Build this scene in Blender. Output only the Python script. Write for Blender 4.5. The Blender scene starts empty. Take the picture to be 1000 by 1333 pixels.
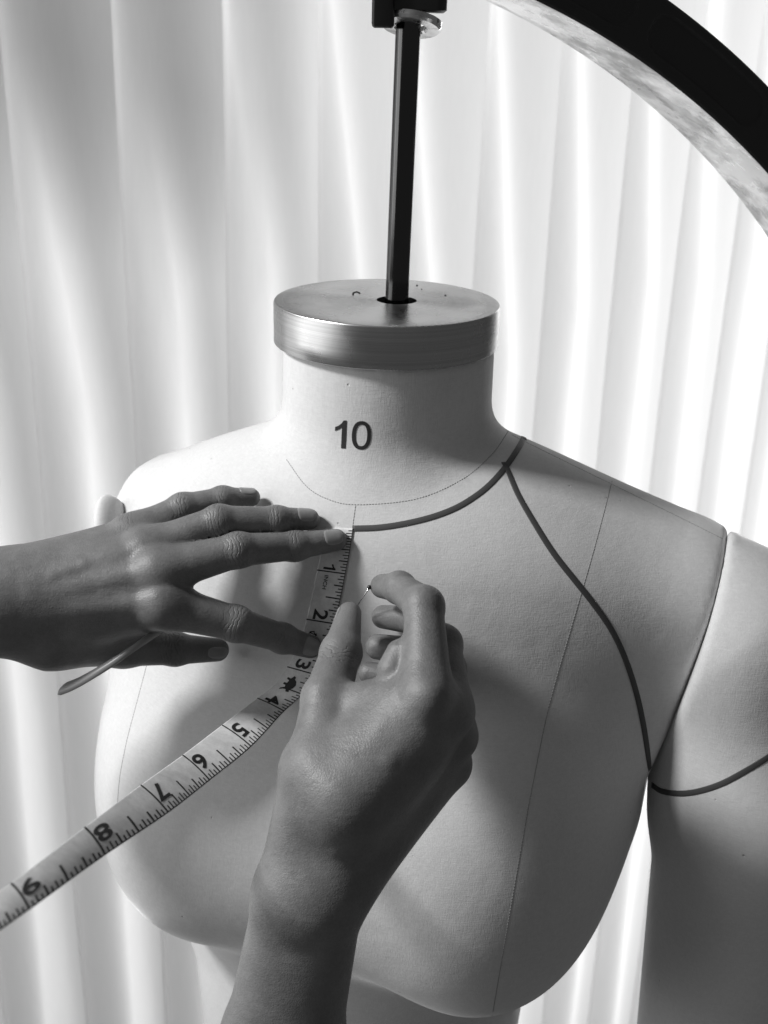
import bpy, bmesh, math, random
import numpy as np
from mathutils import Vector, Matrix, noise
from mathutils.bvhtree import BVHTree
random.seed(4); np.random.seed(4)
SC = bpy.context.scene
COL = SC.collection

# ------------------------------------------------------------------ camera
FPX = 1550.0                                   # focal length in pixels of the 1000 x 1333 frame
PITCH, ROLL = math.radians(22), math.radians(1.5)
_f = np.array([0, math.cos(PITCH), -math.sin(PITCH)]); _r = np.array([1., 0, 0]); _u = np.cross(_r, _f)
CR = _r*math.cos(ROLL) + _u*math.sin(ROLL); CU = _u*math.cos(ROLL) - _r*math.sin(ROLL); CF = _f
def ray(px, py): return CF + CR*(px-500)/FPX - CU*(py-666.5)/FPX
CAM = np.array([0, 0, 1.45]) - ray(504, 391)*0.6221
def P(px, py, d): return CAM + ray(px, py)*d    # a point d metres in front of the lens plane
cd = bpy.data.cameras.new('camera'); cam = bpy.data.objects.new('camera', cd); COL.objects.link(cam)
cam.matrix_world = Matrix(((CR[0], CU[0], -CF[0], CAM[0]), (CR[1], CU[1], -CF[1], CAM[1]), (CR[2], CU[2], -CF[2], CAM[2]), (0, 0, 0, 1)))
cd.sensor_fit = 'HORIZONTAL'; cd.sensor_width = 36; cd.lens = FPX/1000*36
cd.clip_start = 0.02; cd.clip_end = 30
cd.dof.use_dof = True; cd.dof.focus_distance = 0.575; cd.dof.aperture_fstop = 19
SC.camera = cam

# ------------------------------------------------------------------ light
w = bpy.data.worlds.new('World'); SC.world = w; w.use_nodes = True
w.node_tree.nodes['Background'].inputs[0].default_value = (1, 1, 1, 1)
w.node_tree.nodes['Background'].inputs[1].default_value = 0.10
def area(name, loc, target, size, power, sy=None):
    l = bpy.data.lights.new(name, 'AREA'); l.energy = power; l.shape = 'RECTANGLE'; l.size = size; l.size_y = sy or size
    o = bpy.data.objects.new(name, l); COL.objects.link(o); o.location = loc
    o.rotation_euler = (Vector(target)-Vector(loc)).to_track_quat('-Z', 'Y').to_euler(); return o
area('window_daylight', (.75, 2.9, 1.0), (0.05, .6, 1.1), 2.2, 76, 2.2)
area('left_window', (-1.5, .34, 1.0), (0, -.05, 1.2), 1.0, 5, 1.5)
area('side_window', (-1.22, -.24, 2.42), (0, -0.05, 1.25), 0.24, 31, 0.24)
area('room_fill', (-2.3, -.65, 1.95), (0, -.05, 1.2), 1.8, 24, 1.8)  # invented soft fill that evens out the chest, not a real opening
SC.view_settings.view_transform = 'Standard'; SC.view_settings.look = 'None'
SC.view_settings.exposure = 0.0; SC.view_settings.gamma = 1
SC.cycles.use_denoising = True; SC.cycles.max_bounces = 8

# ------------------------------------------------------------------ helpers
def tag(o, label=None, cat=None, group=None, kind=None):
    for k, v in (('label', label), ('category', cat), ('group', group), ('kind', kind)):
        if v: o[k] = v
    return o
def empty(name, loc, label, cat, group=None):
    o = bpy.data.objects.new(name, None); COL.objects.link(o); o.location = loc; o.empty_display_size = .02
    return tag(o, label, cat, group)
def world_loc(q):
    return q.location+(q.matrix_parent_inverse.translation+world_loc(q.parent) if q.parent else Vector((0, 0, 0)))
def obj(name, me, mat=None, parent=None, smooth=True):
    if isinstance(me, bmesh.types.BMesh):
        b = me; me = bpy.data.meshes.new(name); b.to_mesh(me); b.free()
    if mat and not me.materials: me.materials.append(mat)
    if smooth: me.shade_smooth()
    o = bpy.data.objects.new(name, me); COL.objects.link(o)
    if parent:
        o.parent = parent
        o.matrix_parent_inverse = Matrix.Translation(-world_loc(parent))
    return o
def pymesh(name, v, f):
    me = bpy.data.meshes.new(name); me.from_pydata([tuple(map(float, p)) for p in v], [], [tuple(map(int, q)) for q in f]); me.update(); return me
def npmesh(name, v, q):
    me = bpy.data.meshes.new(name); me.vertices.add(len(v)); me.vertices.foreach_set('co', v.astype(np.float32).ravel())
    me.loops.add(q.size); me.loops.foreach_set('vertex_index', q.astype(np.int32).ravel())
    me.polygons.add(len(q)); me.polygons.foreach_set('loop_start', np.arange(0, q.size, 4, dtype=np.int32))
    me.update(calc_edges=True); me.validate(); return me

# ---- signed distance modelling (numpy) and a surface-nets mesher
def smin(a, b, k):
    h = np.maximum(k-np.abs(a-b), 0)/k
    return np.minimum(a, b)-h*h*k*.25
def cone(p, a, b, ra, rb):
    a = np.asarray(a, float); b = np.asarray(b, float); ba = b-a; t = np.clip(((p-a)@ba)/(ba@ba), 0, 1)
    q = p-a-t[:, None]*ba
    return np.sqrt((q*q).sum(1))-(ra+(rb-ra)*t)
def ell(p, c, r, R=None):
    q = p-np.asarray(c, float)
    if R is not None: q = q@R
    r = np.asarray(r, float); k0 = np.sqrt(((q/r)**2).sum(1)); k1 = np.sqrt(((q/(r*r))**2).sum(1))
    return k0*(k0-1)/np.maximum(k1, 1e-9)
def slab(p, poly, yc, t, r):
    """rounded plate: polygon in x/z, half thickness t, edge radius r"""
    a = np.array(poly); P2 = p[:, [0, 2]]; d = np.full(len(p), 1e9); ins = np.zeros(len(p), bool)
    for i in range(len(a)):
        A, B = a[i], a[(i+1) % len(a)]; e = B-A; wv = P2-A
        h = np.clip((wv@e)/(e@e), 0, 1); d = np.minimum(d, ((wv-h[:, None]*e)**2).sum(1))
        c = ((A[1] <= P2[:, 1]) != (B[1] <= P2[:, 1])) & (P2[:, 0] < e[0]*(P2[:, 1]-A[1])/(e[1] if e[1] else 1e-9)+A[0]); ins ^= c
    d = np.sqrt(d)*np.where(ins, -1, 1); y = np.abs(p[:, 1]-yc)-t
    return np.sqrt(np.maximum(d, 0)**2+np.maximum(y, 0)**2)+np.minimum(np.maximum(d, y), 0)-r
def mesh_sdf(f, lo, hi, h, newton=2, name='m'):
    lo = np.array(lo, float); n = np.ceil((np.array(hi)-lo)/h/4).astype(int)*4+1
    nc = (n-1)//4+1
    gi = np.stack(np.meshgrid(*[np.arange(c)*4 for c in nc], indexing='ij'), -1).reshape(-1, 3)
    C = f(lo+gi*h).reshape(nc)
    V = np.repeat(np.repeat(np.repeat(C, 4, 0), 4, 1), 4, 2)[:n[0], :n[1], :n[2]].astype(np.float32)
    near = np.abs(C) < h*4*1.9
    # a cell-block is refined if any of its 8 coarse corners is near
    nb = near.copy()
    for a in range(3):
        s = np.zeros_like(nb); sl = [slice(None)]*3; sr = [slice(None)]*3
        sl[a] = slice(0, -1); sr[a] = slice(1, None)
        s[tuple(sl)] |= nb[tuple(sr)]; s[tuple(sr)] |= nb[tuple(sl)]; nb |= s
    idx = np.argwhere(nb)*4
    off = np.stack(np.meshgrid(*[np.arange(4)]*3, indexing='ij'), -1).reshape(-1, 3)
    I = (idx[:, None, :]+off[None]).reshape(-1, 3); I = I[(I < n).all(1)]
    out = np.empty(len(I), np.float32)
    for s in range(0, len(I), 400000):
        out[s:s+400000] = f(lo+I[s:s+400000]*h)
    V[I[:, 0], I[:, 1], I[:, 2]] = out
    S = V < 0
    cs = [S[a:n[0]-1+a, b:n[1]-1+b, c:n[2]-1+c] for a in (0, 1) for b in (0, 1) for c in (0, 1)]
    cnt = sum(x.astype(np.int8) for x in cs); act = (cnt > 0) & (cnt < 8)
    cells = np.argwhere(act); vid = -np.ones(act.shape, np.int64); vid[act] = np.arange(len(cells))
    acc = np.zeros((len(cells), 3)); num = np.zeros(len(cells))
    cor = [(a, b, c) for a in (0, 1) for b in (0, 1) for c in (0, 1)]
    for i, A in enumerate(cor):
        for B in cor[i+1:]:
            if sum(abs(x-y) for x, y in zip(A, B)) != 1: continue
            va = V[tuple((cells+A).T)]; vb = V[tuple((cells+B).T)]
            m = (va < 0) != (vb < 0); t = np.where(m, va/np.where(m, va-vb, 1), 0)
            acc += m[:, None]*(np.array(A)+t[:, None]*(np.array(B)-np.array(A))); num += m
    X = lo+(cells+acc/num[:, None])*h
    quads = []
    for a in range(3):
        b, c = (a+1) % 3, (a+2) % 3
        sl0 = [slice(1, -1)]*3; sl0[a] = slice(0, n[a]-1); sl1 = list(sl0); sl1[a] = slice(1, n[a])
        s0 = S[tuple(sl0)]; s1 = S[tuple(sl1)]
        for flip, m in ((0, s0 & ~s1), (1, ~s0 & s1)):
            e = np.argwhere(m)+np.array([0 if k == a else 1 for k in range(3)])
            ob = np.zeros(3, int); ob[b] = 1; oc = np.zeros(3, int); oc[c] = 1
            q = np.stack([vid[tuple((e-ob-oc).T)], vid[tuple((e-oc).T)], vid[tuple(e.T)], vid[tuple((e-ob).T)]], 1)
            quads.append(q[:, ::-1] if flip else q)
    Q = np.concatenate(quads); Q = Q[(Q >= 0).all(1)]
    def F(p): return np.concatenate([f(p[s:s+400000]) for s in range(0, len(p), 400000)])
    for _ in range(newton):
        d = F(X); e = h*.25
        g = np.stack([F(X+e*np.eye(3)[k])-F(X-e*np.eye(3)[k]) for k in range(3)], 1)/(2*e)
        X -= g*(d/np.maximum((g*g).sum(1), .2))[:, None]
    return X, Q

# ------------------------------------------------------------------ materials
def mat(name, col=.5, rough=.6, metal=0., spec=.5):
    m = bpy.data.materials.new(name); m.use_nodes = True; b = m.node_tree.nodes['Principled BSDF']
    b.inputs['Base Color'].default_value = (col, col, col, 1); b.inputs['Roughness'].default_value = rough
    b.inputs['Metallic'].default_value = metal; b.inputs['Specular IOR Level'].default_value = spec
    return m
class NT:
    def __init__(s, m): s.t = m.node_tree; s.b = s.t.nodes['Principled BSDF']; s.co = s.n('ShaderNodeTexCoord').outputs['Object']
    def n(s, ty, **k):
        x = s.t.nodes.new(ty)
        for a, v in k.items():
            if hasattr(x, a): setattr(x, a, v)
            else: s.put(x.inputs[a.replace('_', ' ')], v)
        return x
    def put(s, i, v):
        if isinstance(v, bpy.types.NodeSocket): s.t.links.new(v, i)
        else: i.default_value = v
    def math(s, op, a, b=0., c=0.):
        x = s.t.nodes.new('ShaderNodeMath'); x.operation = op
        for i, v in enumerate((a, b, c)): s.put(x.inputs[i], v)
        return x.outputs[0]
    def noise(s, scale, detail=3., rough=.5, vec=None):
        x = s.n('ShaderNodeTexNoise', Scale=scale, Detail=detail, Roughness=rough); s.put(x.inputs['Vector'], vec or s.co); return x.outputs['Fac']
    def scale(s, v):
        x = s.t.nodes.new('ShaderNodeMapping'); s.put(x.inputs['Vector'], s.co); x.inputs['Scale'].default_value = v; return x.outputs[0]
    def rng(s, v, a, b, c, d):
        x = s.t.nodes.new('ShaderNodeMapRange'); s.put(x.inputs[0], v)
        for i, q in enumerate((a, b, c, d)): x.inputs[i+1].default_value = q
        return x.outputs[0]
    def grey(s, v):
        x = s.t.nodes.new('ShaderNodeCombineColor')
        for i in range(3): s.t.links.new(v, x.inputs[i])
        s.t.links.new(x.outputs[0], s.b.inputs['Base Color'])
    def bump(s, h, dist, strength=1.):
        x = s.t.nodes.new('ShaderNodeBump'); x.inputs['Distance'].default_value = dist; x.inputs['Strength'].default_value = strength
        s.put(x.inputs['Height'], h)
        if s.b.inputs['Normal'].links: s.t.links.new(s.b.inputs['Normal'].links[0].from_socket, x.inputs['Normal'])
        s.t.links.new(x.outputs[0], s.b.inputs['Normal'])

def m_fabric():
    m = mat('linen_cover', .72, .9, spec=.15); n = NT(m)
    n.b.inputs['Sheen Weight'].default_value = .6; n.b.inputs['Sheen Roughness'].default_value = .3
    wx = n.noise(1., 2., .6, n.scale((1500, 1500, 260))); wz = n.noise(1., 2., .6, n.scale((260, 260, 1500)))
    weave = n.math('ADD', wx, wz)
    big = n.noise(9., 4.); fib = n.noise(420., 2.)
    sp = n.n('ShaderNodeTexVoronoi', Scale=95.); n.put(sp.inputs['Vector'], n.co)
    spot = n.math('MULTIPLY', n.rng(sp.outputs['Distance'], .03, .075, 1, 0), n.rng(n.noise(31., 1.), .56, .62, 0, 1))
    v = n.math('ADD', n.rng(big, .3, .7, .57, .64), n.rng(weave, .6, 1.4, -.035, .035))
    v = n.math('ADD', v, n.rng(fib, .3, .7, -.015, .015)); v = n.math('SUBTRACT', v, n.math('MULTIPLY', spot, .22))
    n.grey(v); n.bump(weave, .00012, .7); n.bump(n.noise(60., 4.), .0008, .45); n.bump(n.noise(14., 3.), .003, .3); n.bump(n.math('MULTIPLY', spot, -1.), .0004, .8)
    return m
def m_skin():
    m = mat('skin', .2, .48, spec=.4); n = NT(m)
    n.b.inputs['Subsurface Weight'].default_value = .08; n.b.inputs['Subsurface Scale'].default_value = .004
    n.b.inputs['Subsurface Radius'].default_value = (1, 1, 1)
    ks = n.n('ShaderNodeAttribute', attribute_name='crease_coord').outputs['Fac']
    km = n.n('ShaderNodeAttribute', attribute_name='crease_mask').outputs['Fac']
    mot = n.noise(55., 5., .6); fine = n.noise(900., 2.)
    v = n.rng(mot, .3, .7, .125, .185); v = n.math('ADD', v, n.rng(fine, .3, .7, -.012, .012))
    wob = n.math('MULTIPLY', n.math('SUBTRACT', n.noise(150., 3.), .5), .0060)
    s = n.math('ADD', ks, wob)
    line = n.math('POWER', n.math('MULTIPLY_ADD', n.math('COSINE', n.math('MULTIPLY', s, 2*math.pi/.0019)), .5, .5), 5.)
    line = n.math('MULTIPLY', line, n.rng(n.noise(260., 2.), .35, .55, 0, 1))
    line = n.math('MULTIPLY', line, n.math('MULTIPLY', km, .48))
    v = n.math('SUBTRACT', v, n.math('MULTIPLY', line, .045)); n.grey(v)
    vo = n.n('ShaderNodeTexVoronoi', Scale=1., feature='DISTANCE_TO_EDGE'); n.put(vo.inputs['Vector'], n.scale((900, 900, 900)))
    n.bump(n.rng(vo.outputs['Distance'], 0, .25, 0, 1), .00007, .6)
    n.bump(n.noise(260., 5., .65), .0004, .5); n.bump(n.noise(1., 3., .6, n.scale((70, 420, 420))), .0004, .45); n.bump(n.math('MULTIPLY', line, -1.), .0006, .9)
    n.put(n.b.inputs['Roughness'], n.rng(mot, .3, .7, .39, .55))
    return m
FAB = m_fabric(); SKIN = m_skin()
SEAM = mat('seam_shadowed_thread', .30, .9); STYLE = mat('grey_style_tape', .055, .65)
PRINT = mat('black_print', .012, .6)

# ------------------------------------------------------------------ dress form
TH = math.radians(17)
LX = np.array([math.cos(TH), -math.sin(TH), 0]); LY = np.array([math.sin(TH), math.cos(TH), 0]); LZ = np.array([0, 0, 1.])
LM = np.stack([LX, LY, LZ])            # local = LM @ world
def W(x, y, z): return x*LX+y*LY+np.array([0, 0, z])
def torso_f(p):
    q = p@LM.T
    neck = cone(q, (.0015, 0, 1.46), (.0012, .0, 1.33), .0555, .0570)
    cl = q.copy()
    d = cone(q*[1, .9, 1], (.0, .012, 1.340), (.160, .012, 1.3095), .052, .030)
    d = smin(d, cone(q*[1, .9, 1], (-.0, .012, 1.325), (-.155, .012, 1.286), .052, .031), .02)
    d = smin(d, slab(q, [(-.175, 1.295), (-.04, 1.335), (.04, 1.335), (.175, 1.304), (.145, 1.20), (.108, 1.13), (.090, 1.05), (-.10, 1.05), (-.135, 1.13), (-.150, 1.20)], .012, .012, .030), .03)
    d = smin(d, ell(q, (0, -.020, 1.255), (.135, .052, .11)), .06)
    d = smin(d, cone(q*[.55, 1, 1], (0, -.016, 1.305), (0, -.050, 1.20), .051, .063), .05)
    d = smin(d, ell(q, (.076, -.064, 1.155), (.070, .066, .085)), .05)
    d = smin(d, ell(q, (-.079, -.060, 1.150), (.066, .064, .079)), .05)
    d = smin(d, ell(q, (-.003, -.058, 1.160), (.10, .066, .080)), .03)
    d = smin(d, cone(q*[.86, 1, 1], (-.012, .02, 1.12), (-.012, .02, .80), .104, .087), .03)
    d = smin(d, neck, .015)
    # armholes: the shell stops at two slightly canted planes; neck stops under the cap
    zr = np.clip((1.345-q[:, 2])/.14, 0, 1)
    d = -smin(-d, -(q[:, 0]-(.187-.026*zr**1.5)), .005)
    d = -smin(-d, -(-q[:, 0]-.155-.012*np.clip((1.21-q[:, 2])/.05, 0, 1)), .006)
    d = np.maximum(d, q[:, 2]-1.4295)
    return np.maximum(d, .86-q[:, 2])
tv, tq = mesh_sdf(torso_f, (-.24, -.20, .85), (.24, .17, 1.45), .0032)
FORM = empty('dress_form', (0, 0, .86), 'pale linen covered tailor\'s dress form printed with size 10, torso with metal neck cap', 'dress form')
tm = npmesh('torso', tv, tq); TORSO = obj('torso', tm, FAB, FORM)
TB = BVHTree.FromPolygons([tuple(x) for x in tv], [tuple(x) for x in tq])
def hit(px, py, bvh=None):
    r = ray(px, py); loc, nor, i, dist = (bvh or TB).ray_cast(Vector(CAM), Vector(r).normalized())
    if loc is None: return None, None
    return np.array(loc), np.array(nor)
def S(px, py, off):
    """a point `off` metres in front of the form's surface as seen from the lens"""
    l, n = hit(px, py); return l-off*ray(px, py)/np.linalg.norm(ray(px, py))
def depth(p): return (np.asarray(p)-CAM)@CF

def spline(pts, n):
    """Catmull-Rom through the rows of pts, n samples per span"""
    p = np.array(pts, float); p = np.vstack([2*p[0]-p[1], p, 2*p[-1]-p[-2]]); out = []
    for i in range(1, len(p)-2):
        for t in np.arange(n)/n:
            a, b, c, d = p[i-1:i+3]
            out.append(.5*(2*b+(c-a)*t+(2*a-5*b+4*c-d)*t*t+(3*b-a-3*c+d)*t**3))
    out.append(p[-2]); return np.array(out)
def strip(bm, pts, nor, wid, th, lift=0.):
    """flat band of width wid and thickness th laid on pts with normals nor"""
    n = len(pts); pts = np.array(pts); nor = np.array(nor); tan = np.gradient(pts, axis=0); rows = []
    for i in range(n):
        t = tan[i]/np.linalg.norm(tan[i]); nn = nor[i]-t*(nor[i]@t); nn /= np.linalg.norm(nn); s = np.cross(nn, t)
        c = pts[i]+nn*lift
        rows.append([bm.verts.new(c+s*a*wid/2+nn*b) for a, b in ((-1, -.0004), (-1, th*.7), (-.8, th), (.8, th), (1, th*.7), (1, -.0004))])
    for a, b in zip(rows[:-1], rows[1:]):
        for k in range(5): bm.faces.new((a[k], a[k+1], b[k+1], b[k]))
    bm.faces.new(rows[0][::-1]); bm.faces.new(rows[-1])
def onsurf(poly, n=8, bvh=None, smooth=True):
    q = spline(poly, n) if smooth else np.array(poly, float); P_, N_ = [], []
    for x, y in q:
        l, nn = hit(x, y, bvh)
        if l is None: l, nn = hit(x, y+4, bvh)
        if l is None: continue
        P_.append(l); N_.append(nn)
    P_ = np.array(P_); N_ = np.array(N_)
    for _ in range(2):
        N_[1:-1] = (N_[:-2]+N_[1:-1]+N_[2:])/3
    return P_, N_/np.linalg.norm(N_, axis=1)[:, None]
def band(name, poly, wid, th, m, parent, n=8, bvh=None, label=None):
    bm = bmesh.new(); p, nn = onsurf(poly, n, bvh); strip(bm, p, nn, wid, th)
    o = obj(name, bm, m, parent)
    if label: o['label'] = label
    return o
def stitches(poly, parent, bvh=None, step=.0022, wid=.0005, dash=.62, name='stitched_seam'):
    p, nn = onsurf(poly, 14, bvh)
    L = np.r_[0, np.cumsum(np.linalg.norm(np.diff(p, axis=0), axis=1))]
    bm = bmesh.new(); s = 0
    while s < L[-1]-step:
        a = np.array([[np.interp(x, L, p[:, k]) for k in range(3)] for x in (s, s+step*dash*.5, s+step*dash)])
        b = np.array([[np.interp(x, L, nn[:, k]) for k in range(3)] for x in (s, s+step*dash*.5, s+step*dash)])
        strip(bm, a, b, wid, .00012); s += step
    return obj(name, bm, SEAM, parent)

# --- the arm hanging from the armhole on the right of the picture
def arm_f(p):
    q = p@LM.T
    d = cone(q, (.170, .010, 1.3095), (.198, .003, 1.287), .0355, .0455)
    d = smin(d, cone(q, (.198, .003, 1.287), (.219, -.004, 1.19), .045, .052), .02)
    d = smin(d, cone(q, (.219, -.004, 1.19), (.228, .028, .84), .051, .049), .02)
    zr = np.clip((1.345-q[:, 2])/.14, 0, 1)
    return np.maximum(-smin(-d, -(.1866-.026*zr**1.5-q[:, 0]-.3*np.clip(1.205-q[:, 2], 0, 1)), .004), .87-q[:, 2])
av, aq = mesh_sdf(arm_f, (.10, -.16, .85), (.32, .06, 1.37), .0035)
ARM = obj('stuffed_arm', npmesh('stuffed_arm', av, aq), FAB, FORM); ARM['label'] = 'padded linen arm hanging from the armhole'
AB = BVHTree.FromPolygons([tuple(x) for x in av], [tuple(x) for x in aq])
# plate closing the other armhole
bm = bmesh.new()
bmesh.ops.create_uvsphere(bm, u_segments=40, v_segments=20, radius=1)
for v in bm.verts: v.co = Vector(P(152, 698, .676)+LX*v.co.x*.0085+LY*v.co.y*.016+LZ*v.co.z*.024+LX*(-.006*v.co.z))
o = obj('armhole_plate', bm, FAB, FORM); o['label'] = 'white rounded plate closing the armhole without an arm'

# --- seams, tapes, size number
stitches([(373, 598), (398, 632), (425, 649), (463, 657), (540, 650), (600, 625), (640, 592), (662, 561)], FORM, step=.0015, wid=.0004, dash=.75, name='neck_seam')
SE = dict(step=.0016, wid=.00042, dash=.86)
stitches([(463, 658), (461, 672), (459, 687), (451, 740), (437, 800), (425, 840), (415, 900), (405, 1000), (398, 1100)], FORM, name='centre_front_seam', **SE)
stitches([(797, 626), (772, 720), (743, 820), (716, 915), (694, 1020), (674, 1130), (655, 1240), (641, 1322)], FORM, name='princess_seam', **SE)
stitches([(192, 862), (178, 915), (165, 965), (155, 1020), (152, 1080)], FORM, name='princess_seam', **SE)
stitches([(666, 566), (700, 583), (800, 632), (880, 671), (942, 702)], FORM, name='shoulder_seam', **SE)
NECK_TAPE = [(459, 688), (490, 687), (520, 683), (552, 676), (580, 667), (605, 655), (632, 636), (655, 612), (672, 588), (681, 572), (682, 563)]
band('neckline_tape', NECK_TAPE, .0030, .0004, STYLE, FORM, label='dark tape marking the neckline')
band('style_line_tape', [(656, 602), (661, 612), (675, 645), (700, 688), (722, 722), (748, 755), (772, 785), (795, 818), (813, 855), (828, 900), (838, 945), (844, 985), (847, 1010)], .0030, .0004, STYLE, FORM, label='dark tape curving from neckline to armpit')
band('sleeve_tape', [(849, 1022), (862, 1030), (885, 1033), (910, 1030), (940, 1020), (970, 1004), (1002, 984), (1040, 955)], .0030, .0004, STYLE, FORM, bvh=AB, label='dark tape ringing the padded arm')
def text_mesh(body, size, res=6, off=0.):
    c = bpy.data.curves.new('t', 'FONT'); c.offset = off; c.body = body; c.size = size; c.resolution_u = res; c.align_x = 'CENTER'
    t = bpy.data.objects.new('t', c); me = bpy.data.meshes.new_from_object(t)
    bpy.data.objects.remove(t); bm = bmesh.new(); bm.from_mesh(me); bpy.data.meshes.remove(me)
    bmesh.ops.triangulate(bm, faces=bm.faces[:])
    bmesh.ops.subdivide_edges(bm, edges=[e for e in bm.edges if e.calc_length() > size*.12], cuts=2)
    return bm
def digit_one(bm, x0, h):
    q = [(.14, 0), (.31, 0), (.31, 1), (.20, 1), (.13, .90), (.02, .81), (-.12, .75), (-.12, .61), (.02, .665), (.14, .75)]
    vs = [bm.verts.new((x0+a*h, c*h, 0)) for a, c in q]; f = bm.faces.new(vs); f.normal_update(); return f
def digit_zero(bm, x0, h):
    n = 48; R_ = []
    for rx, ry in ((.37, .515), (.225, .39)):
        row = []
        for i in range(n):
            t = 2*math.pi*i/n; c, d = math.cos(t), math.sin(t); p = .86
            row.append(bm.verts.new((x0+h*rx*math.copysign(abs(c)**p, c), h*(.5+ry*math.copysign(abs(d)**p, d)), 0)))
        R_.append(row)
    for i in range(n): bm.faces.new((R_[0][i], R_[0][(i+1) % n], R_[1][(i+1) % n], R_[1][i]))
def refine(bm, L):
    bmesh.ops.triangulate(bm, faces=bm.faces[:])
    for _ in range(3):
        e = [e for e in bm.edges if e.calc_length() > L]
        if e: bmesh.ops.subdivide_edges(bm, edges=e, cuts=1); bmesh.ops.triangulate(bm, faces=[f for f in bm.faces if len(f.verts) > 3])
bm = bmesh.new(); digit_one(bm, -.0068, .0132); digit_zero(bm, .0050, .0130); refine(bm, .0015)
for v in bm.verts:
    ca = math.radians(-2.5); x, y = v.co.x*.93, v.co.y
    l, nn = hit(457+(x*math.cos(ca)+y*math.sin(-ca))*2770/1., 584-(y*math.cos(ca)-x*math.sin(-ca))*2770)
    v.co = Vector(l+nn*.00025)
obj('size_number', bm, PRINT, FORM, False)

# --- neck cap
def lathe(bm, prof, c, seg=96, axis=None):
    rows = []
    for r, z in prof:
        rows.append([bm.verts.new((c[0]+r*math.cos(2*math.pi*i/seg), c[1]+r*math.sin(2*math.pi*i/seg), c[2]+z)) for i in range(seg)])
    for a, b in zip(rows[:-1], rows[1:]):
        for i in range(seg): bm.faces.new((a[i], a[(i+1) % seg], b[(i+1) % seg], b[i]))
    return rows
def m_brushed():
    m = mat('brushed_aluminium', .55, .3, 1.); n = NT(m)
    sep = n.n('ShaderNodeSeparateXYZ'); n.put(sep.inputs[0], n.co)
    rad = n.math('SQRT', n.math('ADD', n.math('POWER', sep.outputs[0], 2.), n.math('POWER', sep.outputs[1], 2.)))
    cmb = n.n('ShaderNodeCombineXYZ'); n.put(cmb.inputs[0], n.math('MULTIPLY', rad, 1.)); n.put(cmb.inputs[2], sep.outputs[2])
    g = n.noise(1700., 4., .7, cmb.outputs[0]); sm = n.noise(40., 4.); sc = n.noise(1., 2., .6, n.scale((300, 300, 12)))
    n.put(n.b.inputs['Roughness'], n.rng(sm, .3, .7, .22, .32)); n.b.inputs['Anisotropic'].default_value = .75
    tg = n.n('ShaderNodeTangent', direction_type='RADIAL', axis='Z'); n.put(n.b.inputs['Tangent'], tg.outputs[0])
    n.grey(n.rng(g, .25, .75, .34, .54)); n.bump(g, .00004, .28); n.bump(sc, .0001, .15)
    return m
BRUSH = m_brushed()
CAPE = empty('neck_cap', (0, 0, 1.43), 'brushed aluminium disc cap closing the neck', 'x'); del CAPE['category']; del CAPE['label']
CAPE.parent = FORM; CAPE.matrix_parent_inverse = Matrix.Translation(-FORM.location); CAPE['label'] = 'round brushed aluminium cap on the neck'
bm = bmesh.new(); pr = [(.0001, -.016), (.052, -.016), (.0545, -.0216), (.0589, -.0216), (.0592, -.0213), (.0592, -.0012), (.0586, -.0003), (.0575, 0), (.052, .0001), (.044, .0001), (.036, .0001), (.028, .0001), (.020, .0001), (.0132, .0001)]
rows = lathe(bm, [(r, z+.0) for r, z in pr], (0, 0, 0), 128)
HX, HY = .005, .001
for v in rows[-1]:
    a = math.atan2(v.co.y, v.co.x); v.co.x = HX+.0105*math.cos(a); v.co.y = HY+.0105*math.sin(a)
lo_ = [bm.verts.new((v.co.x, v.co.y, -.012)) for v in rows[-1]]
for i in range(128): bm.faces.new((rows[-1][i], rows[-1][(i+1) % 128], lo_[(i+1) % 128], lo_[i]))
bm.faces.new(lo_[::-1])
me = bpy.data.meshes.new('cap_disc'); bm.to_mesh(me); bm.free(); me.materials.append(BRUSH)
me.shade_smooth(); CD = bpy.data.objects.new('cap_disc', me); COL.objects.link(CD); CD.parent = CAPE; CD.location = (0, 0, .020)
me.set_sharp_from_angle(angle=math.radians(40))
DARK = mat('dark_hole', .01, .8)
bm = bmesh.new(); lathe(bm, [(.0001, 0), (.0098, 0)], (HX, HY, 1.4395), 48); obj('cap_hole', bm, DARK, CAPE)
bm = bmesh.new()
for px, py, r in ((543, 371, .0005), (580, 384, .0005), (549, 376, .0003)):
    q = P(px, py, 1); q = CAM+(q-CAM)*((1.4504-CAM[2])/(q-CAM)[2]); lathe(bm, [(.00001, .0001), (r, .0001), (r, -.0003)], q, 10)
for i in range(9):      # small hooked scratch
    a = math.radians(20+i*22); q = P(464+4.5*math.cos(a), 382.5-3*math.sin(a), 1); q = CAM+(q-CAM)*((1.4504-CAM[2])/(q-CAM)[2])
    lathe(bm, [(.00001, .0001), (.0005, .0001), (.0005, -.0003)], q, 8)
o = obj('pitted_marks', bm, DARK, CAPE); o['kind'] = 'stuff'

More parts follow.
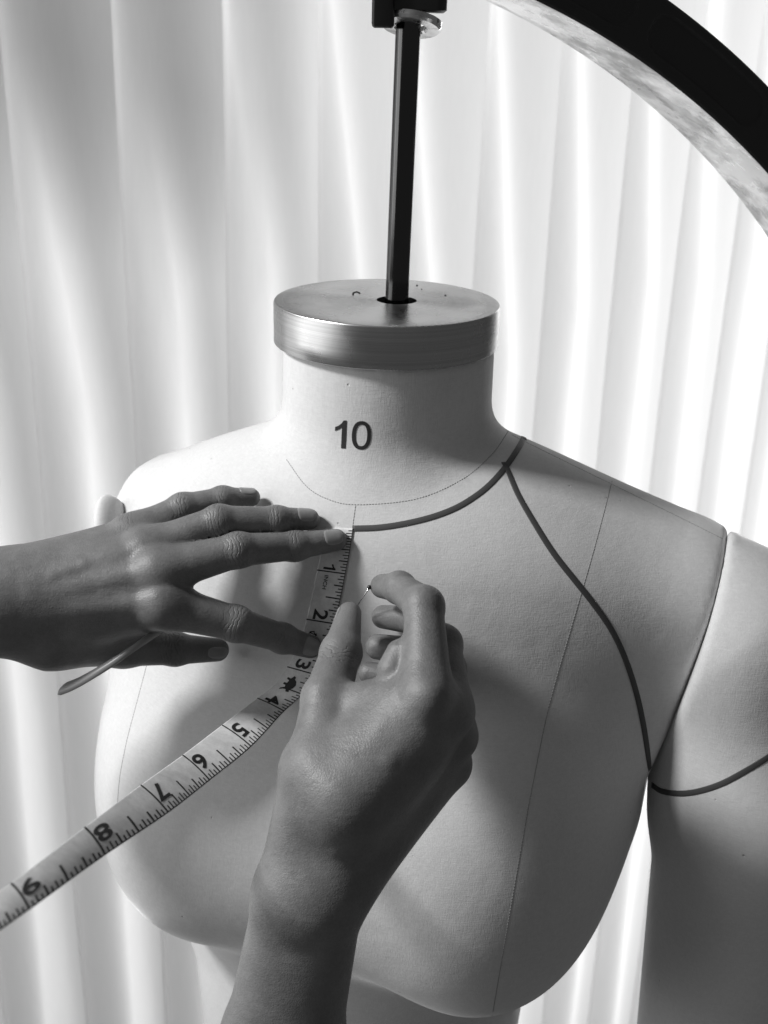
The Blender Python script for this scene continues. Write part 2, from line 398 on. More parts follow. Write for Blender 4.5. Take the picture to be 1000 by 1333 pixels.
# ------------------------------------------------------------------ hanging stand
STAND = empty('hanging_stand', tuple(W(.0, .0, 1.66)), 'glossy black curved arm with pocketed face holding a steel rod above the neck', 'stand')
def m_gloss(name, c, r, metal=0.):
    m = mat(name, c, r, metal); n = NT(m); n.put(n.b.inputs['Roughness'], n.rng(n.noise(70., 4.), .3, .7, r*.8, r*1.5)); return m
BLACK = m_gloss('black_enamel', .012, .32); STEEL = m_gloss('dark_steel', .08, .12, 1.)
POL = mat('polished_aluminium', .8, .12, 1.); n = NT(POL)
n.put(n.b.inputs['Roughness'], n.rng(n.noise(38., 6., .7), .46, .54, .10, .38)); n.bump(n.noise(14., 2.), .010, .5)
n.grey(n.math('MULTIPLY', n.rng(n.noise(24., 4., .6), .42, .56, .45, .92), n.rng(n.noise(9., 2.), .35, .65, .75, 1.))); n.bump(n.noise(300., 3.), .0003, .3)
HT = math.radians(-20); HXv = np.array([math.cos(HT), -math.sin(HT), 0]); HNv = np.array([math.sin(HT), math.cos(HT), 0])   # HNv points away from the lens
HC, HR, HRo, HD = (-.101, 1.105), .522, .5545, .058
def hp(r, a, y): return Vector(HXv*(HC[0]+r*math.cos(a))+HNv*y+np.array([0, 0, HC[1]+r*math.sin(a)]))
def sweep(bm, prof, a0, a1, n):
    rows = []
    for i in range(n+1):
        a = math.radians(a0+(a1-a0)*i/n); rows.append([bm.verts.new(hp(r, a, y)) for r, y in prof])
    m = len(prof)
    for a, b in zip(rows[:-1], rows[1:]):
        for k in range(m): bm.faces.new((a[k], a[(k+1) % m], b[(k+1) % m], b[k]))
    bm.faces.new(rows[0][::-1]); bm.faces.new(rows[-1])
    bmesh.ops.recalc_face_normals(bm, faces=bm.faces[:])
# black cheek: grid with sunken pockets
bm = bmesh.new(); NA, NR = 560, 26; grid = []
for i in range(NA+1):
    a = 92-(92-5)*i/NA; row = []
    for j in range(NR+1):
        r = HR+(HRo-HR)*j/NR
        # pockets: 9.2 degrees long, 1.4 apart
        pc = ((a-53.2) % 10.6)-5.3; s = abs(pc)*math.pi/180*.538; half = 4.75*math.pi/180*.538
        dx = max(s-(half-.0105), 0); dr = abs(r-(HR+HRo)/2-.0012); dd = math.hypot(dx, dr)-.0105
        y = .0022*min(max((-dd)/.0014, 0), 1)
        e = min(r-HR, HRo-r); y += .0018*max(0, 1-e/.0018)**2
        row.append(bm.verts.new(hp(r, math.radians(a), y)))
    grid.append(row)
for i in range(NA):
    for j in range(NR): bm.faces.new((grid[i][j], grid[i+1][j], grid[i+1][j+1], grid[i][j+1]))
o = obj('pocketed_cheek', bm, BLACK, STAND)
bm = bmesh.new(); sweep(bm, [(HR+.003, .0021), (HRo-.001, .0021), (HRo-.001, HD), (HR+.003, HD)], 92, 5, 120); o = obj('curved_beam', bm, BLACK, STAND); o.data.set_sharp_from_angle(angle=.6)
bm = bmesh.new(); sweep(bm, [(HR, .0015), (HR+.003, .0015), (HR+.003, HD+.0005), (HR, HD+.0005)], 92, 5, 160); o = obj('polished_lining', bm, POL, STAND); o.data.set_sharp_from_angle(angle=.6); o['label'] = 'polished aluminium inner face of the curved arm'
# rod
def tube(bm, a, b, r0, r1, seg=24, cap=True):
    a, b = Vector(a), Vector(b); d = (b-a).normalized(); q = d.to_track_quat('Z', 'Y').to_matrix(); R_ = []
    for c, r in ((a, r0), (b, r1)): R_.append([bm.verts.new(c+q@Vector((r*math.cos(2*math.pi*i/seg), r*math.sin(2*math.pi*i/seg), 0))) for i in range(seg)])
    for i in range(seg): bm.faces.new((R_[0][i], R_[0][(i+1) % seg], R_[1][(i+1) % seg], R_[1][i]))
    if cap: bm.faces.new(R_[0][::-1]); bm.faces.new(R_[1])
bm = bmesh.new(); tube(bm, (HX, HY, 1.4393), (HX+.0022, HY, 1.607), .0061, .0061, 40); o = obj('steel_rod', bm, STEEL, STAND); o.data.set_sharp_from_angle(angle=.8)
# housing and collar
HB = P(533, 18, depth([HX, HY, 1.59]))
bm = bmesh.new(); prof = []
for qx, qy, a0 in ((1, 1, 0), (-1, 1, 90), (-1, -1, 180), (1, -1, 270)):
    for k in range(7):
        a = math.radians(a0+k*15); prof.append((qx*.0125+.0052*math.cos(a), qy*.010+.0052*math.sin(a)))
rows = [[bm.verts.new((HB[0]+x*sx, HB[1]+.004+y*sx, HB[2]+z)) for x, y in prof] for z, sx in ((.0008, .93), (.0018, 1), (.032, 1))]
for a, b in zip(rows[:-1], rows[1:]):
    for k in range(28): bm.faces.new((a[k], a[(k+1) % 28], b[(k+1) % 28], b[k]))
bm.faces.new(rows[0][::-1]); bm.faces.new(rows[-1])
o = obj('rod_housing', bm, BLACK, STAND); o.data.set_sharp_from_angle(angle=.8)
bm = bmesh.new(); rows = [[bm.verts.new((HB[0]-.0125+x*.30*sx, HB[1]-.0045+y*.62*sx, HB[2]+z)) for x, y in prof] for z, sx in ((-.0066, .80), (-.0058, .95), (-.0045, 1), (.030, 1))]
for a, b in zip(rows[:-1], rows[1:]):
    for k in range(28): bm.faces.new((a[k], a[(k+1) % 28], b[(k+1) % 28], b[k]))
bm.faces.new(rows[0][::-1]); bm.faces.new(rows[-1]); o = obj('clamp_lug', bm, BLACK, STAND); o.data.set_sharp_from_angle(angle=.8)
bm = bmesh.new(); cc = Vector((HB[0]+.001, HB[1]+.002, HB[2]-.0042))
lathe(bm, [(.0074, .001), (.0074, -.0012), (.0085, -.0022), (.0140, -.0022), (.0152, -.0010), (.0152, .0012), (.0074, .0012)], (0, 0, 0), 64)
bmesh.ops.rotate(bm, verts=bm.verts, matrix=Matrix.Rotation(math.radians(-19), 3, 'X')@Matrix.Rotation(math.radians(6), 3, 'Y')); bmesh.ops.translate(bm, verts=bm.verts, vec=cc)
bmesh.ops.recalc_face_normals(bm, faces=bm.faces[:]); o = obj('steel_collar', bm, POL, STAND); o.data.set_sharp_from_angle(angle=.6)

# ------------------------------------------------------------------ blind
def m_slat():
    m = bpy.data.materials.new('translucent_blind_fabric'); m.use_nodes = True; t = m.node_tree; t.nodes.clear()
    out = t.nodes.new('ShaderNodeOutputMaterial'); d = t.nodes.new('ShaderNodeBsdfDiffuse'); tr = t.nodes.new('ShaderNodeBsdfTranslucent'); mx = t.nodes.new('ShaderNodeMixShader')
    tc = t.nodes.new('ShaderNodeTexCoord'); mp = t.nodes.new('ShaderNodeMapping'); mp.inputs['Scale'].default_value = (400, 400, 25); no = t.nodes.new('ShaderNodeTexNoise'); no.inputs['Scale'].default_value = 1
    rp = t.nodes.new('ShaderNodeMapRange'); rp.inputs[3].default_value = .84; rp.inputs[4].default_value = .90
    t.links.new(tc.outputs['Object'], mp.inputs[0]); t.links.new(mp.outputs[0], no.inputs[0]); t.links.new(no.outputs['Fac'], rp.inputs[0])
    cc_ = t.nodes.new('ShaderNodeCombineColor')
    for i in range(3): t.links.new(rp.outputs[0], cc_.inputs[i])
    for x in (d, tr): t.links.new(cc_.outputs[0], x.inputs[0])
    mx.inputs[0].default_value = .90; t.links.new(d.outputs[0], mx.inputs[1]); t.links.new(tr.outputs[0], mx.inputs[2]); t.links.new(mx.outputs[0], out.inputs[0]); return m
SLAT = m_slat()
EDG = [-440, -280, -125, 22, 160, 292, 412, 516, 619, 712, 804, 884, 955, 1020, 1080]
def bd(x): return 1/(1/1.30+(x-25)*((1/1.72-1/1.30)/935))
BP = [P(x, 300, bd(x))[:2] for x in EDG]
bdir = (BP[-1]-BP[0])/np.linalg.norm(BP[-1]-BP[0]); bn = np.array([bdir[1], -bdir[0]])     # bn faces the lens
BLIND = empty('vertical_blind', (float(BP[7][0]), float(BP[7][1]), -.1), 'sheer white vertical blind of softly folded slats glowing in front of the window', 'blind')
for k in range(-2, len(BP)-3):
    A = BP[k+2]; Wd = np.linalg.norm(BP[k+3]-A)*1.22; vs, fs = [], []
    nu, nz = 56, 110; ph = random.uniform(-.05, .05); amp = random.uniform(.9, 1.1)
    Wd /= 1.22
    for j in range(nz+1):
        z = -.7+2.9*j/nz; t = 1.6+ph-z
        c = min(.10+.95*max(t, -.05), .85)+.02*math.sin(z*7+k)
        ov = min(.20+1.15*max(t, -.03), .62+.05*math.sin(z*2+k))+.012*math.sin(z*11+2*k)      # how far the slat reaches behind the next one
        for i in range(nu+1):
            u = i/nu*(1+ov); h = .004-.015*u
            h += (.0120 if k < 4 else .0036)*amp*math.exp(-((u-c)/(.50 if u > c else .30))**2)
            h -= (.005 if k < 4 else .0032)*math.exp(-u/.022)
            q = A+bdir*(u*Wd+.0015*math.sin(z*5+k*2))+bn*h; vs.append((q[0], q[1], z))
    for j in range(nz):
        for i in range(nu): a = j*(nu+1)+i; fs.append((a, a+1, a+nu+2, a+nu+1))
    o = obj('slat', pymesh('slat', vs, fs), SLAT, BLIND)
# unseen thin sheet, added behind the blind to dim its upper left slats
SH = SLAT.copy(); SH.name = 'light_dimmer_cloth'; SH.node_tree.nodes['Map Range'].inputs[3].default_value = .44; SH.node_tree.nodes['Map Range'].inputs[4].default_value = .54
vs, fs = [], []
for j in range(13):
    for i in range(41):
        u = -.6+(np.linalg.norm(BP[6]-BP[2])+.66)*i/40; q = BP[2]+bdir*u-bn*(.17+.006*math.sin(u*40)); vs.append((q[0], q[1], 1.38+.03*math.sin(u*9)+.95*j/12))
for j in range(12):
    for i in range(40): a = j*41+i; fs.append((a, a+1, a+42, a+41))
tag(obj('added_light_dimmer', pymesh('added_light_dimmer', vs, fs), SH), kind='structure')

# ------------------------------------------------------------------ tape measure
ST = [(0, 424, 686.5, 460, 687.5, None), (.5, 419.5, 713, 456, 716, None), (1, 413, 742, 450, 747, None), (1.5, 406.5, 774, 443.5, 780, None), (2, 399, 806, 436, 812, None),
      (2.5, 390, 838, 427, 846, None), (3, 374, 868, 410, 878, .004), (3.5, 358, 891, 394, 904, .009), (4, 335, 909, 370, 926, .016), (5, 289, 944, 327, 972, .040), (6, 237.6, 983, 273, 1016, .074),
      (7, 183, 1022, 219, 1058, .120), (8, 110, 1077, 137, 1113, .185), (9, 14, 1150, 38, 1184, .250), (10, -82, 1216, -56, 1250, .29), (11, -190, 1285, -160, 1325, .32)]
TL, TR = [], []
base = None
for u, lx, ly, rx, ry, o in ST:
    if o is None or u < 5:
        a = S(lx, ly, .0007+(o or 0)); b = S(rx, ry, .0007+(o or 0)); base = depth((a+b)/2)+(o or 0)
    else: a = P(lx, ly, base-o); b = P(rx, ry, base-o-.008)
    TL.append(a); TR.append(b)
TU = np.array([x[0] for x in ST])
def cr(A, u):
    i = int(np.clip(np.searchsorted(TU, u, side='right')-1, 0, len(TU)-2)); t = (u-TU[i])/(TU[i+1]-TU[i])
    def tang(k):
        if k == 0: return (A[1]-A[0])/(TU[1]-TU[0])
        if k == len(TU)-1: return (A[k]-A[k-1])/(TU[k]-TU[k-1])
        return (A[k+1]-A[k-1])/(TU[k+1]-TU[k-1])
    h = TU[i+1]-TU[i]; m0, m1 = tang(i)*h, tang(i+1)*h
    return (2*t**3-3*t*t+1)*A[i]+(t**3-2*t*t+t)*m0+(3*t*t-2*t**3)*A[i+1]+(t**3-t*t)*m1
def tp(u, v, lift=0.):
    a, b = cr(TL, u), cr(TR, u); t = cr(TL, u+.01)-cr(TL, u-.01) if .01 < u < 10.98 else cr(TL, min(u+.02, 10.99))-cr(TL, max(u-.02, 0))
    nn = np.cross(b-a, t); nn /= np.linalg.norm(nn)
    if nn@CF > 0: nn = -nn
    crown = .0006*min(max((u-2.6)/2, 0), 1)*(1-(2*v-1)**2)
    return a+(b-a)*v+nn*(lift+crown)
TAPE = empty('tape_measure', tuple(tp(0, .5)), 'printed inch tape measure held flat on the chest then running off toward lower left', 'tape measure')
TM = mat('tape_plastic', .55, .42, spec=.4); n = NT(TM); n.grey(n.math('ADD', n.rng(n.noise(120., 5., .7), .35, .65, .56, .74), n.rng(n.noise(1500., 2.), .3, .7, -.03, .03))); n.b.inputs['Coat Weight'].default_value = .25
n.b.inputs['Coat Roughness'].default_value = .25; n.bump(n.noise(350., 3.), .0001, .5)
bm = bmesh.new(); us = np.arange(0, 11.0, .05); rows = []
for u in us:
    rows.append([bm.verts.new(tp(u, v)) for v in (0, .03, .2, .4, .6, .8, .97, 1)]+[bm.verts.new(tp(u, v, -.00045)) for v in (1, 0)])
for a, b in zip(rows[:-1], rows[1:]):
    for k in range(10): bm.faces.new((a[k], b[k], b[(k+1) % 10], a[(k+1) % 10]))
bm.faces.new(rows[0]); bm.faces.new(rows[-1][::-1]); bmesh.ops.recalc_face_normals(bm, faces=bm.faces[:])
obj('tape_ribbon', bm, TM, TAPE)
def tline(bm, u0, v0, u1, v1, wd, lift=.00012):
    """thin printed line on the tape; wd in inches along the tape"""
    m = max(2, int(abs(u1-u0)/.05)+2, int(abs(v1-v0)*12)+2); pr_ = None
    for i in range(m):
        t = i/(m-1); u, v = u0+(u1-u0)*t, v0+(v1-v0)*t
        if abs(u1-u0) > abs(v1-v0)*.2: c = (bm.verts.new(tp(u, v-wd, lift)), bm.verts.new(tp(u, v+wd, lift)))
        else: c = (bm.verts.new(tp(max(u-wd/2, 0), v, lift)), bm.verts.new(tp(u+wd/2, v, lift)))
        if pr_: bm.faces.new((pr_[0], pr_[1], c[1], c[0]))
        pr_ = c
bm = bmesh.new()
for k in range(1, 174):
    u = k/16
    v0 = .84
    if k % 16 == 0: v0 = .0
    elif k % 8 == 0: v0 = .48
    elif k % 4 == 0: v0 = .68
    elif k % 2 == 0: v0 = .77
    tline(bm, u, v0, u, 1, .021 if k % 4 else .026)
tline(bm, .005, .985, 10.9, .985, .012)
o = obj('tick_marks', bm, PRINT, TAPE, False); o['kind'] = 'stuff'
def tprint(name, bm, u0, v0, s, lift=.00014, sx=1., shear=0.):
    """flat print: glyph x runs along the tape, glyph y toward the tick edge"""
    for v in bm.verts:
        x, y = v.co.x, v.co.y; v.co = Vector(tp(u0+(x*sx+shear*y)*s/.0254, v0+y*s/.0157, lift))
    return obj(name, bm, PRINT, TAPE, False)
for k in range(1, 11):
    if k == 1: bm = bmesh.new(); digit_one(bm, 0, .72)
    else: bm = text_mesh(str(k) if k < 10 else '10', 1.0, 6, .022)
    xs = [v.co.x for v in bm.verts]; ys = [v.co.y for v in bm.verts]; cx = (min(xs)+max(xs))/2; sy = .72/(max(ys)-min(ys))
    for v in bm.verts: v.co.x = (v.co.x-cx)*1.05; v.co.y = (v.co.y-min(ys))*sy
    refine(bm, .12)
    # thicken to a bold face
    o = tprint('numeral', bm, k-(.13 if k > 1 else .10)-(.15 if k == 10 else 0), .20, .0108 if k > 1 else .0094)
bm = text_mesh('INCH', 1.0, 4, .015); refine(bm, .2); tprint('inch_lettering', bm, 1.22, .30, .0030)
# looping monogram after the 2 and the small dark emblem after the 3
bm = bmesh.new(); lp = []
for i in range(70):
    t = i/69*2*math.pi*1.55; lp.append((2.24+.10*math.sin(t)*(.6+.4*math.cos(t*.5)), .34+.20*math.cos(t*1.0+.5)*math.sin(t*.62+.4)+.04))
for a, b in zip(lp[:-1], lp[1:]):
    A_, B_ = np.array(tp(a[0], a[1], .00014)), np.array(tp(b[0], b[1], .00014)); d = B_-A_; L_ = np.linalg.norm(d)
    if L_ < 1e-6: continue
    sd = np.cross(d/L_, CF)*.00022; bm.faces.new([bm.verts.new(x) for x in (A_-sd, A_+sd, B_+sd, B_-sd)])
tline(bm, 2.30, .50, 2.40, .60, .012)
o = obj('looped_monogram', bm, PRINT, TAPE, False); o['kind'] = 'stuff'
bm = bmesh.new()
em = [(-.60, .02), (-.50, .16), (-.38, .14), (-.25, .30), (0, .40), (.25, .36), (.42, .24), (.58, .30), (.62, .14), (.46, .02), (.50, -.16), (.62, -.30), (.46, -.30), (.34, -.12), (.20, -.16), (.16, -.34), (.02, -.34), (.02, -.16), (-.20, -.14), (-.26, -.32), (-.40, -.32), (-.36, -.10), (-.48, -.04)]
f = bm.faces.new([bm.verts.new((x, y, 0)) for x, y in em]); f.normal_update(); refine(bm, .2)
tprint('animal_emblem', bm, 3.36, .40, .0088)
for o in COL.objects:
    if o.name.startswith('animal_emblem'): o['label'] = 'small dark blot shaped emblem printed past the three inch line'
# the free end pinched under the thumb
bm = bmesh.new(); ep = spline([P(78, 898, .575), P(100, 889, .571), P(130, 872, .568), P(165, 850, .568), (P(196, 829, .574)), P(222, 812, .584)], 10); rows = []
for i, c in enumerate(ep):
    wv = (CF*.25+CU*.85+CR*.42); wv /= np.linalg.norm(wv); t = np.gradient(ep, axis=0)[i]; nn = np.cross(t, wv); nn /= np.linalg.norm(nn)
    rows.append([bm.verts.new(c+wv*a*.0034*min(1, .75+i*.12)+nn*b) for a, b in ((-1, 0), (0, .0007), (1, 0), (1, -.0007), (0, 0), (-1, -.0007))])
for a, b in zip(rows[:-1], rows[1:]):
    for k in range(6): bm.faces.new((a[k], b[k], b[(k+1) % 6], a[(k+1) % 6]))
bm.faces.new(rows[0]); bm.faces.new(rows[-1][::-1]); bmesh.ops.recalc_face_normals(bm, faces=bm.faces[:])
o = obj('tape_end', bm, mat('tape_end_plastic', .26, .35), TAPE); o['label'] = 'narrow end of the tape looped under the thumb'

# ------------------------------------------------------------------ the two hands
def deeper(a):
    """left hand: knuckles and wrist sit closer to the chest than first laid out"""
    x, y, d = a[:3]; nd = d+.016*min(max((330-x)/150, 0), 1)*(1 if y < 790 or x < 150 else min(max((900-y)/110, .25), 1)); return (x, y, nd)+tuple(v*nd/d for v in a[3:])
def build_arm(name, palm, fingers, extra, lo, hi, h, k_palm, k_f, creases, nails, label):
    palm = [(P(*a[:3]), P(*b[:3]), a[3], b[3]) for a, b in palm]
    fin = [[(P(*a[:3]), P(*b[:3]), a[3], b[3]) for a, b in zip(f[:-1], f[1:])] for f in fingers]
    def f(p):
        d = None
        for a, b, ra, rb in palm:
            c = cone(p, a, b, ra, rb); d = c if d is None else smin(d, c, k_palm)
        for a, b, ra, rb, k, sg in extra:
            c = cone(p, a, b, ra, rb); d = smin(d, c, k) if sg > 0 else -smin(-d, c, k)
        out = d; kk = .0016 if name == 'right_hand' else .0005
        for ch in fin:
            e = None
            for i, (a, b, ra, rb) in enumerate(ch):
                c = cone(p, a, b, ra, rb); e = c if e is None else smin(e, c, .0028)
                # a joint is a touch thicker across than the shaft next to it
                if i: e = smin(e, np.sqrt(((p-a)**2).sum(1))-ra*.97, .003)
            out = smin(out, smin(d, e, k_f), kk)
        return out
    X, Q = mesh_sdf(f, lo, hi, h, 1)
    me = npmesh(name, X, Q)
    ks = np.zeros(len(X), np.float32); km = np.zeros(len(X), np.float32)
    for (jx, jy, jd, r, ux, uy, wdt, amt) in creases:
        if name == 'left_hand': jd = deeper((jx, jy, jd))[2]
        c = P(jx, jy, jd); u = P(jx+ux*10, jy+uy*10, jd)-c; u /= np.linalg.norm(u)
        q = X-c; s_ = q@u; dist = np.sqrt((q*q).sum(1)); m = np.exp(-(s_/wdt)**2)*(dist < r*1.9)*np.clip((q@(-CF))/r*1.5+.25, 0, 1)*amt
        ks = np.where(m > km, s_, ks); km = np.maximum(km, m)
    for nm, arr in (('crease_coord', ks), ('crease_mask', km)):
        at = me.attributes.new(nm, 'FLOAT', 'POINT'); at.data.foreach_set('value', arr.astype(np.float32))
    o = obj(name, me, SKIN, PERSON); o['label'] = label
    bv = BVHTree.FromPolygons([tuple(x) for x in X], [tuple(x) for x in Q])
    for (tx, ty, td, r, ux, uy, ud, nx, ny, nd, ln, wd_) in nails:
        T = P(tx, ty, td); u = P(tx+ux, ty+uy, td+ud)-T; u /= np.linalg.norm(u); T = T-u*.0012; ln *= .86
        nn = CR*nx-CU*ny-CF*nd; nn -= u*(nn@u); nn /= np.linalg.norm(nn); wv = np.cross(u, nn)
        bm = bmesh.new(); gr = []; NI, NJ = 18, 16
        for i in range(NI+1):
            row = []; s_ = -1+2*i/NI; hw = (1-abs(s_)**4.5)**.5 if s_ > 0 else (1-abs(s_)**3)**.5
            for j in range(NJ+1):
                ph = (-1+2*j/NJ)*wd_*max(hw, .12); sp = T+u*(s_*ln)
                dr = nn*math.cos(ph)+wv*math.sin(ph)
                loc, no_, _, _ = bv.ray_cast(Vector(sp+dr*.02), Vector(-dr))
                if loc is None or (Vector(sp)-loc).length > r*1.8: loc = Vector(sp+dr*r*.9)
                edge = max(abs(-1+2*j/NJ), abs(s_))
                row.append(bm.verts.new(loc+Vector(dr)*(.00035-.0006*max(0, (edge-.82)/.18)**2 if s_ < .8 else .00035)))
            gr.append(row)
        for i in range(NI):
            for j in range(NJ): bm.faces.new((gr[i][j], gr[i+1][j], gr[i+1][j+1], gr[i][j+1]))
        for _ in range(2): bmesh.ops.smooth_vert(bm, verts=[v for v in bm.verts if not v.is_boundary], factor=.5, use_axis_x=True, use_axis_y=True, use_axis_z=True)
        obj('fingernail', bm, NAIL, o)
    return o
NAIL = mat('fingernail', .30, .28, spec=.5); n = NT(NAIL); n.grey(n.rng(n.noise(300., 2.), .3, .7, .22, .26))
PERSON = empty('person', tuple(P(250, 1300, .5)), 'pair of bare hands, one pressing the tape flat and one pinching a pin', 'person')
LM_ = dict(l=(172, 696, .575), r=(192, 717, .562), m=(207, 744, .554), i=(214, 788, .552))
lf = [
 [(172, 696, .575, .0088), (238, 662, .588, .0073), (290, 650, .600, .0062), (327, 647.5, .609, .0047)],
 [(192, 717, .562, .0100), (285, 679, .575, .0078), (360, 677, .588, .0066), (402, 676, .595, .0054)],
 [(207, 744, .554, .0106), (310, 716, .570, .0081), (384, 711, .585, .0069), (437, 703, .5925, .0056)],
 [(214, 788, .552, .0104), (307, 812, .571, .0083), (368, 831, .590, .0070), (404, 842, .600, .0058)],
 [(120, 822, .575, .0150), (165, 838, .588, .0112), (228, 845, .602, .0080), (283, 846, .613, .0060)]]
lp_ = [((-260, 770, .545, .020), (0, 768, .556, .0160)), ((-260, 830, .55, .020), (0, 800, .562, .0160)),
 ((0, 768, .556, .0160), (172, 696, .577, .0085)), ((0, 770, .555, .0165), (192, 717, .564, .0095)), ((0, 780, .555, .0170), (207, 744, .557, .0100)),
 ((0, 795, .558, .0170), (214, 788, .556, .0100)), ((0, 800, .562, .0165), (70, 818, .572, .0180)), ((70, 818, .572, .0180), (145, 832, .585, .0125)),
 ((120, 800, .566, .016), (200, 800, .568, .0080)), ((216, 774, .562, .0078), (230, 773, .566, .0060)), ((195, 730, .566, .008), (232, 712, .574, .005)), ((180, 706, .572, .008), (215, 690, .582, .005))]
vd = lambda p: ray(*p[:2])/np.linalg.norm(ray(*p[:2]))
def tendon(a, b, ra, rb, out0, out1, k=.006):
    """ridge just under the skin: end centres pulled toward the lens"""
    a, b = deeper(a), deeper(b)
    return (P(*a)-vd(a)*out0, P(*b)-vd(b)*out1, ra, rb, k, 1)
lx_ = [tendon((40, 750, .558), (166, 696, .576), .0025, .0030, .0125, .0068), tendon((40, 764, .557), (186, 717, .563), .0028, .0032, .0150, .0080),
 tendon((40, 778, .557), (200, 744, .556), .0028, .0034, .0152, .0082), tendon((40, 792, .559), (206, 783, .554), .0026, .0032, .0150, .0080)]
for c_, r_ in ((deeper(LM_['l']), .0056), (deeper(LM_['r']), .0062), (deeper(LM_['m']), .0066), (deeper(LM_['i']), .0066)):
    lx_.append((P(*c_)-vd(c_)*.0022, P(c_[0]+6, c_[1], c_[2])-vd(c_)*.0020, r_, r_, .009, 1))
def cam_box(pts, pad):
    q = np.array([P(*p) for p in pts]); return q.min(0)-pad, q.max(0)+pad
def vein(pts, r, out, k=.0035, dp=deeper):
    q = [dp(p) for p in pts]; return [(P(*a)-vd(a)*o1, P(*b)-vd(b)*o2, r, r, k, 1) for (a, o1), (b, o2) in zip(zip(q[:-1], out[:-1]), zip(q[1:], out[1:]))]
lx_ += vein([(30, 742, .557), (70, 752, .557), (110, 738, .559), (150, 728, .561), (182, 730, .560)], .0016, [.0142, .0152, .0137, .0110, .0086])
lx_ += vein([(60, 800, .559), (100, 788, .558), (140, 772, .557), (178, 764, .556), (206, 762, .556)], .0017, [.0140, .0149, .0136, .0110, .0088])
lx_ += vein([(110, 738, .559), (138, 752, .558), (168, 760, .556)], .0013, [.0137, .0134, .0106])
lo, hi = cam_box([(-70, 700, .56), (460, 640, .62), (460, 880, .62), (-70, 880, .63)], .024)
lf = [[deeper(a) for a in f] for f in lf]; lp_ = [(deeper(a), deeper(b)) for a, b in lp_]
HL = build_arm('left_hand', lp_, lf, lx_, lo, hi, .0012, .010, .007,
 [(238, 662, .588, .0073, 1, -.2, .004, .9), (290, 650, .6, .0062, 1, -.1, .0025, .7), (285, 679, .575, .0078, 1, -.2, .0048, 1), (360, 677, .588, .0066, 1, 0, .003, .8),
  (310, 716, .57, .0081, 1, -.12, .0048, 1), (384, 711, .585, .0069, 1, -.1, .003, 1), (307, 812, .571, .0083, 1, .3, .0048, 1), (368, 831, .59, .007, 1, .3, .003, .9),
  (228, 845, .602, .008, 1, 0, .006, 1.2), (175, 700, .575, .009, 1, -.3, .004, .5)],
 [(324, 647, .609, .005, 1, 0, .0001, -.1, -.9, .6, .0052, .85), (400, 675.5, .595, .0054, 1, 0, .0001, 0, -.55, .85, .0058, .85), (435, 702, .5925, .0056, 1, -.12, .0001, .05, -.35, .95, .0060, .85),
  (402, 841, .600, .0058, 1, .3, .0002, .1, -.1, 1, .0060, .85), (284, 846, .613, .006, 1, 0, .0002, 0, .25, 1, .0068, .9)],
 'left hand with spread fingers pressing the tape to the chest')
rf = [
 [(556, 906, .508, .0112), (552, 789, .530, .0086), (520, 765, .552, .0070), (498, 763, .567, .0058)],
 [(583, 926, .520, .0112), (577, 838, .546, .0083), (545, 808, .568, .0070), (499, 803, .583, .0058)],
 [(590, 957, .538, .0108), (584, 870, .560, .0078), (550, 848, .578, .0066), (492, 842, .589, .0064)],
 [(583, 994, .550, .0106), (580, 908, .572, .0068), (545, 886, .583, .0060), (481, 876, .590, .0056)],
 [(416, 1000, .512, .0142), (425, 910, .530, .0108), (444, 850, .552, .0092), (455, 799, .571, .0058)]]
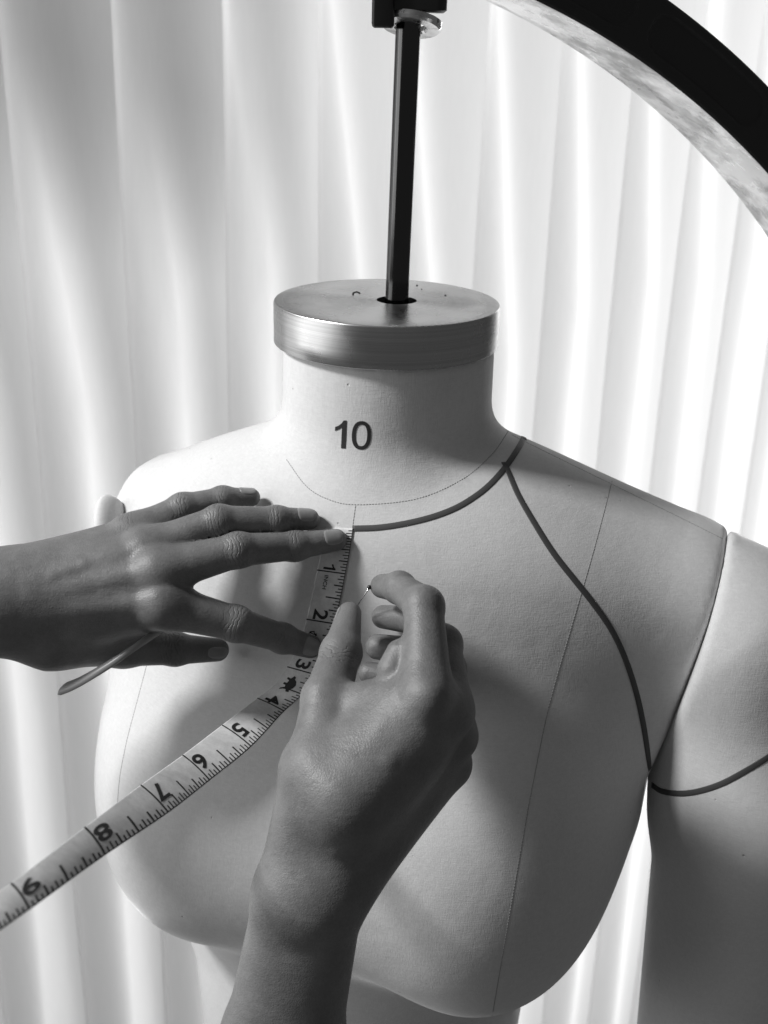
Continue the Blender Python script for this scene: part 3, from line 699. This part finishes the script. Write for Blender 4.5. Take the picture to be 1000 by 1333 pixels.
rp_ = [((334, 1560, .556, .0230), (350, 1350, .536, .0192)), ((362, 1560, .556, .0235), (386, 1350, .536, .0192)), ((350, 1350, .536, .0194), (383, 1165, .516, .0160)), ((386, 1350, .536, .0192), (425, 1165, .514, .0152)),
 ((383, 1165, .516, .0158), (413, 1010, .514, .0147)), ((402, 1165, .514, .0155), (556, 906, .512, .0105)), ((407, 1165, .514, .0155), (583, 926, .524, .0105)), ((413, 1165, .514, .0150), (588, 960, .540, .0100)),
 ((425, 1165, .514, .0150), (578, 996, .550, .0108)), ((418, 1000, .514, .0145), (540, 930, .516, .0120)), ((440, 925, .530, .0095), (545, 905, .515, .0105)), ((450, 1040, .506, .020), (530, 960, .514, .017))]
rx_ = [(P(512, 872, .520), P(520, 850, .522), .0062, .0050, .003, 1)]
for c_, r_ in (((556, 906, .508), .0060), ((583, 926, .520), .0062)): rx_.append((P(*c_)-vd(c_)*.006, P(c_[0], c_[1]+5, c_[2])-vd(c_)*.006, r_, r_, .007, 1))
rx_ += vein([(440, 1100, .510), (470, 1040, .510), (505, 990, .510), (540, 950, .512)], .0018, [.0120, .0148, .0140, .0098], .004, lambda a: a)
rx_ += vein([(470, 1040, .510), (478, 990, .512), (500, 945, .514)], .0015, [.0148, .0144, .0112], .004, lambda a: a)
lo, hi = cam_box([(330, 745, .59), (630, 745, .50), (290, 1440, .56), (640, 1000, .58), (450, 1440, .56), (400, 1100, .48), (340, 1180, .48)], .024)
HRt = build_arm('right_hand', rp_, rf, rx_, lo, hi, .0012, .009, .006,
 [(444, 850, .552, .0092, .15, -1, .0045, 1.), (552, 789, .53, .0086, -.5, -.8, .004, .12)],
 [(452, 800, .571, .0058, .2, -1, -.0003, -1, -.3, .55, .0062, .8), (501, 803, .583, .0058, -1, 0, .0003, .0, .2, -1, .005, .8)],
 'right hand and forearm pinching the pin with fingers curled')

# ------------------------------------------------------------------ pin
PIN = empty('dressmaking_pin', tuple(P(470, 783, .574)), 'thin steel dressmaking pin with small dark round head between thumb and forefinger', 'pin')
bm = bmesh.new(); tube(bm, P(481, 765, .566), P(463, 792, .578), .0003, .0003, 10); tube(bm, P(463, 792, .578), S(449, 812, .0), .0003, .00008, 10)
obj('pin_shaft', bm, POL, PIN)
bm = bmesh.new(); bmesh.ops.create_uvsphere(bm, u_segments=20, v_segments=12, radius=.0011); bmesh.ops.translate(bm, verts=bm.verts, vec=Vector(P(481, 764.5, .5655)))
obj('pin_head', bm, mat('dark_pin_head', .02, .25), PIN)
